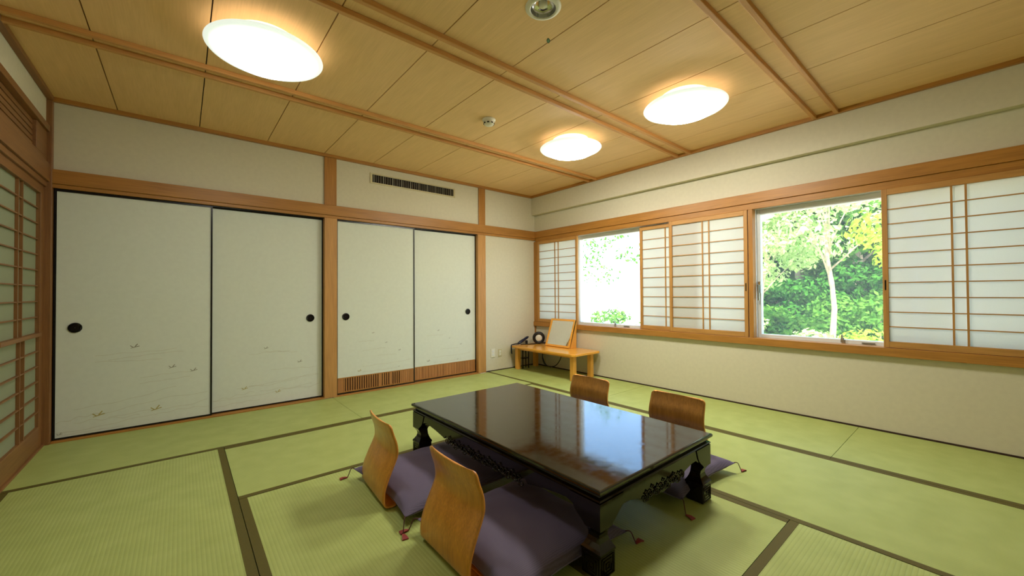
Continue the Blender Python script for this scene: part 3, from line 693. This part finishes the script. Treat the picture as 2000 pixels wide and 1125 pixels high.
fr(MB(), f, Wd-f, f, Hh-f, -.004, 0).build('mirror_glass', M_mirror, mr)
fr(MB(), f, Wd-f, f, Hh-f, -.012, -.005).build('backing_board', M_deskz, mr)
for y in (-.405-.016, -.855):
    MB().prism([(-.185, DZ), (-.05, DZ), (-.04, DZ+.375), (-.065, DZ+.375)], 'y', y, y+.016).build('side_support', M_deskz, mr, .002)

hd = thing('hair_dryer', 'black round hair dryer lying end-on beside the mirror', 'hair dryer', (-.13, -.245, DZ))
hc = Vector((-.135, -.215, DZ+.090)); ax = Vector((-.62, -.78, 0)).normalized()  # nozzle faces the room
def ringsalong(c, ax, prof, n=32):
    a = Vector((0, 0, 1)); b = ax.cross(a).normalized(); rs = []
    for r0, h in prof: rs.append([c+ax*h*1.15+1.15*(a*math.cos(t)+b*math.sin(t))*r0 for t in [2*math.pi*k/n for k in range(n)]])
    return rs
MB().rings(ringsalong(hc, ax, [(.042, -.005), (.044, .03), (.060, .036), (.074, .028), (.078, .010), (.076, -.02), (.06, -.045), (.04, -.05), (.001, -.05)]), cap=False).build('body', M_black, hd, smooth=True)
MB().rings(ringsalong(hc, ax, [(.043, .020), (.036, .026), (.001, .027)]), cap=False).build('grille', M_white, hd, smooth=True)
g0 = MB()
for k in range(-2, 3): g0.tube([hc+ax*.029+Vector((0, 0, k*.013))+ax.cross(Vector((0, 0, 1)))*(math.sqrt(.036**2-(k*.013)**2)*s) for s in (-1, 1)], .0012, 5)
g0.build('grille_bars', M_metal, hd)
hb = ax.cross(Vector((0, 0, 1)))
MB().tube([hc-hb*.05+Vector((0, 0, -.045)), hc-hb*.11+Vector((0, 0, -.062)), hc-hb*.16+Vector((0, 0, -.066))] if False else [hc+ax*(-.03)+Vector((0,0,-.06)), hc+ax*(-.03)+hb*-.0+Vector((.0,-.06,-.066)), hc+Vector((.02,-.12,-.066))], [.014, .012, .011], 10).build('handle', M_black, hd, smooth=True)
ph = thing('cordless_handset', 'dark blue handset propped up at the desk end with a black strap', 'handset', (-.33, -.11, DZ))
a, b = Vector((-.43, -.10, DZ+.018)), Vector((-.215, -.075, DZ+.098))
rs = []
d = (b-a).normalized(); s = Vector((-d.y, d.x, 0)).normalized(); t = d.cross(s)
for k, (w, h) in enumerate(((.016, .013), (.025, .020), (.026, .021), (.024, .019), (.021, .017), (.023, .019), (.015, .012))):
    c = a+(b-a)*(k/6); rs.append([c+s*w*math.cos(q)+t*h*math.sin(q) for q in [2*math.pi*j/12 for j in range(12)]])
MB().rings(rs).build('handset_body', M_navy, ph, smooth=True)
c = a+(b-a)*.45; q = MB()
q.add([c+d*i*.028+s*j*.010+t*k for k in (-.0145, -.0125) for i in (-1, 1) for j in (-1, 1)], [(0,1,3,2),(4,5,7,6),(0,1,5,4),(2,3,7,6),(0,2,6,4),(1,3,7,5)]); q.build('keypad', M_metal, ph)
q = MB(); q.box(-.275, -.245, -.105, -.075, DZ, DZ+.052); q.build('cradle', M_black, ph, .006)
pts = catmull([(-.40, -.10, DZ+.014), (-.45, -.095, DZ+.022), (-.515, -.095, DZ+.016), (-.556, -.10, DZ+.008), (-.562, -.10, DZ-.04), (-.560, -.105, DZ-.10), (-.562, -.12, DZ-.105), (-.564, -.118, DZ-.05), (-.560, -.112, DZ+.006), (-.52, -.11, DZ+.010), (-.45, -.108, DZ+.010), (-.41, -.10, DZ+.012)], 5)
MB().tube(pts, .0055, 8).build('wrist_strap', M_black, ph, smooth=True)
q = MB().tube(catmull([(-.40, -.12, DZ+.006), (-.30, -.16, DZ+.006), (-.20, -.20, DZ+.006), (-.16, -.22, DZ+.008)], 5), .006, 8).build('power_cord', M_black, None, smooth=True)
tag(q, 'black cord lying on the desk between handset and hair dryer', 'cord')
q = MB().tube(catmull([(-.07, -.30, .30), (-.14, -.30, .18), (-.15, -.34, .07), (-.12, -.42, .035), (-.10, -.52, .06), (-.09, -.60, .16), (-.08, -.62, .28)], 6), .006, 8)
q.tube(catmull([(-.10, -.27, .29), (-.13, -.29, .16), (-.13, -.36, .05), (-.10, -.44, .03)], 6), .005, 8); q = q.build('dangling_cable', M_black, None, smooth=True)
tag(q, 'black cables looping down in the gap under the low desk', 'cable')
q = MB().tube(catmull([(-.08, -.28, .27), (-.10, -.30, .18), (-.12, -.33, .10), (-.11, -.38, .04), (-.09, -.42, .012)], 6), .009, 8).build('grey_hose', M_metal, None, smooth=True)
tag(q, 'shiny grey cable sleeve hanging under the low desk', 'cable')
wbk = thing('waste_bin', 'small black bin frame in the shadow under the desk', 'bin', (-.33, -.13, 0))
q = MB()
for x, y in ((-.40, -.165), (-.40, -.105), (-.29, -.165), (-.29, -.105)): q.box(x, x+.010, y, y+.010, 0, .28)
q.build('wire_frame', M_black, wbk); box('shelf_plate', M_black, wbk, -.40, -.28, -.165, -.095, .14, .15)

# ------------------------------------------------------------------ outdoors
def ground(name, mat, label, verts, faces, cat='ground'):
    me = MB(); me.add(verts, faces); o = me.build(name, mat, None, smooth=True); tag(o, label, cat, kind='structure'); return o
GZ = -.9
o = box('gravel_yard', M_gravel, None, .2, 60, -30, 60, GZ-.2, GZ); tag(o, 'pale sunlit yard outside the windows', 'yard', kind='structure')
# wooded bank
nx, ny = 20, 40; V = []; F = []
for i in range(nx+1):
    for j in range(ny+1):
        x = 10.5+i*.9; y = -22+j*.62
        edge = min(1, max(0, (2.9-y+ (x-10.5)*.45)/2.0)); rr = min(1, max(0, (x-10.5)/12))
        V.append((x, y, GZ-.05+edge*rr*7.5+edge*.25*math.sin(x*1.7+y*2.1)))
for i in range(nx):
    for j in range(ny): F.append((i*(ny+1)+j, (i+1)*(ny+1)+j, (i+1)*(ny+1)+j+1, i*(ny+1)+j+1))
ground('wooded_bank', M_forest, 'dark wooded bank rising beyond the yard', V, F, 'bank')
rng = np.random.default_rng(5)
def leaves(name, blobs, mat, parent, n, size):
    # blobs: (x,y,z,rx,ry,rz)
    w = np.array([b[3]*b[4]*b[5] for b in blobs])**.7; idx = rng.choice(len(blobs), n, p=w/w.sum())
    B = np.array(blobs)[idx]; d = rng.normal(size=(n, 3)); d /= np.linalg.norm(d, axis=1)[:, None]
    rad = rng.uniform(.55, 1.05, (n, 1)); c = B[:, :3]+d*rad*B[:, 3:6]
    nr = d+rng.normal(scale=.55, size=(n, 3))+np.array([0, 0, .5]); nr /= np.linalg.norm(nr, axis=1)[:, None]
    t = np.cross(nr, rng.normal(size=(n, 3))); t /= np.linalg.norm(t, axis=1)[:, None]; b = np.cross(nr, t)
    s = rng.uniform(.6, 1.25, (n, 1))*size
    vs = np.stack([c-t*s, c-b*s*.5+nr*s*.1, c+t*s, c+b*s*.5+nr*s*.1], 1).reshape(-1, 3)-np.array(parent_loc(parent))
    me = bpy.data.meshes.new(name); me.vertices.add(4*n); me.vertices.foreach_set('co', vs.ravel())
    me.loops.add(4*n); me.loops.foreach_set('vertex_index', np.arange(4*n)); me.polygons.add(n)
    me.polygons.foreach_set('loop_start', np.arange(0, 4*n, 4)); me.polygons.foreach_set('loop_total', np.full(n, 4)); me.update(); me.validate()
    me.materials.append(mat); o = bpy.data.objects.new(name, me); COL.objects.link(o); o.parent = parent; o['kind'] = 'stuff'; return o
def tree(name, label, cat, x, y, z, h, crown, mat, n, size, r0=.10, lean=(0, 0), base=.35, group=None, kink=0):
    t = thing(name, label, cat, (x, y, z), group)
    pts = [(x, y, z-.1)]; 
    for k in range(1, 8):
        q = k/7; pts.append((x+lean[0]*q+kink*math.sin(q*7), y+lean[1]*q+kink*math.sin(q*8+1), z+h*.85*q))
    m = MB(); m.tube(pts, [r0*(1.15-.8*k/7) for k in range(8)], 9)
    bl = []
    for k in range(crown):
        q = base+(1-base)*((k+.5)/crown); an = k*2.4+rnd.random(); rad = h*.24*math.sin(math.pi*min(1, (q-base)/(1-base)*.8+.25))
        cx, cy, cz = x+lean[0]*q+math.cos(an)*rad, y+lean[1]*q+math.sin(an)*rad, z+h*q
        rr = h*rnd.uniform(.09, .15); bl.append((cx, cy, cz, rr*1.35, rr*1.35, rr*.75))
        p0 = Vector((x+lean[0]*q*.85, y+lean[1]*q*.85, z+h*.85*max(.1, q-.12))); m.tube([p0, (p0+Vector((cx, cy, cz)))/2+Vector((0, 0, .05)), (cx, cy, cz)], [r0*.35, r0*.22, r0*.08], 5)
    m.build('trunk', M_bark, t, smooth=True); leaves('foliage', bl, mat, t, n, size)
    return t
# a row of trees seen through the right hand window, then the dense slope behind
tree('slender_tree', 'slender pale-trunked tree standing in the middle of the forest window view', 'tree', 6.2, -2.34, GZ, 4.4, 8, M_leaf3, 1500, .075, .06, (.1, .05), .66, kink=.06)
tree('pale_tree', 'leafy tree coloured pale for sun glare at the left of the forest window view', 'tree', 6.6, -.75, GZ, 3.9, 10, M_leaf3, 3200, .075, .05, (.1, -.3), .60)
tree('yellow_leaved_tree', 'yellow-green tree at the right of the forest window view', 'tree', 6.0, -3.85, GZ, 3.6, 6, M_leaf4, 1300, .075, .05, (0, -.05), .72)
SB = [(9.6, -2.6, 2.2, 'lush green shrub low at the right of the forest view', M_leaf1), (9.2, -.9, 1.6, 'green shrub behind the slender trunk', M_leaf1), (9.0, .6, 1.6, 'mid green shrub behind the pale tree', M_leaf1), (11.0, -4.6, 2.6, 'deep green shrub at the far right of the forest view', M_leaf2), (11.2, -.2, 2.4, 'deep green shrub rising behind the slender tree', M_leaf2), (11.6, -2.4, 2.6, 'deep green shrub in the middle of the slope', M_leaf2), (11.0, 1.8, 2.0, 'deep green shrub at the left foot of the slope', M_leaf2)]
def bank_z(x, y):
    edge = min(1, max(0, (2.9-y+(x-10.5)*.45)/2.0)); rr = min(1, max(0, (x-10.5)/12)); return GZ-.05+edge*rr*7.5
for (x, y, h, lb, mt) in SB:
    z = bank_z(x, y); t = thing('shrub', lb, 'shrub', (x, y, z), 'shrubs at the foot of the wooded slope')
    bl = [(x+rnd.uniform(-.8, .8), y+rnd.uniform(-.9, .9), z+h*rnd.uniform(.2, .8), .6, .7, .42) for _ in range(9)]
    m = MB()
    for b in bl[:6]: m.tube([(x, y, z-.1), ((x+b[0])/2, (y+b[1])/2, z+(b[2]-z)*.6), b[:3]], [.04, .03, .01], 5)
    m.build('stems', M_bark, t); leaves('foliage', bl, mt, t, 4200, .085)
fl_ = ['tall green tree on the slope seen at the %s of the forest window' % s for s in ('right edge', 'right', 'centre right', 'centre', 'centre left', 'left', 'left edge')]
k = 0
for (x, y, h) in ((14, -5.6, 7.5), (14.5, -3.4, 8), (13.6, -1.6, 7), (14.6, .3, 8), (13.8, 2.0, 7), (17.5, -5.0, 9), (18, -1.6, 9)):
    tree('forest_tree', fl_[k], 'tree', x, y, bank_z(x, y), h, 16, M_leaf2 if k % 2 else M_leaf1, 9000, .14, .14, (0, 0), .15, 'trees on the wooded slope'); k += 1
tree('back_tree', 'tallest green tree behind the slope trees', 'tree', 20.5, 1.6, bank_z(20.5, 1.6), 9.5, 16, M_leaf1, 9000, .17, .16, (0, 0), .15)
# sparse plants seen through the bright far window
tree('bright_tree', 'pale sunlit tree faint against the glaring sky through the far window', 'tree', 7.2, 4.6, GZ, 4.6, 7, M_leaf1, 650, .08, .03, (.1, -.5), .55)
for (x, y, h, lb) in ((4.2, 1.25, 1.5, 'leafy garden bush low in the far window, right side'), (4.3, 2.15, 1.45, 'leafy garden bush low in the far window, left side'), (4.9, -1.55, 1.55, 'sunny bush at the lower left corner of the forest window'), (4.9, -2.2, 1.35, 'sunny pale bush left of the foot of the slender trunk'), (4.8, -3.0, 1.25, 'sunny low bush right of the foot of the slender trunk')):
    t = thing('garden_bush', lb, 'bush', (x, y, GZ), 'bushes in the sunny yard')
    bl = [(x+rnd.uniform(-.35, .35), y+rnd.uniform(-.45, .45), GZ+h*rnd.uniform(.35, .95), .26, .3, .2) for _ in range(8)]
    m = MB()
    for b in bl: m.tube([(x, y, GZ), ((x+b[0])/2, (y+b[1])/2, GZ+(b[2]-GZ)*.6), b[:3]], [.02, .014, .005], 5)
    m.build('stems', M_bark, t); leaves('foliage', bl, M_leaf1 if y > 0 else M_leaf3 if y > -2.5 else M_leaf4, t, 1100, .055)
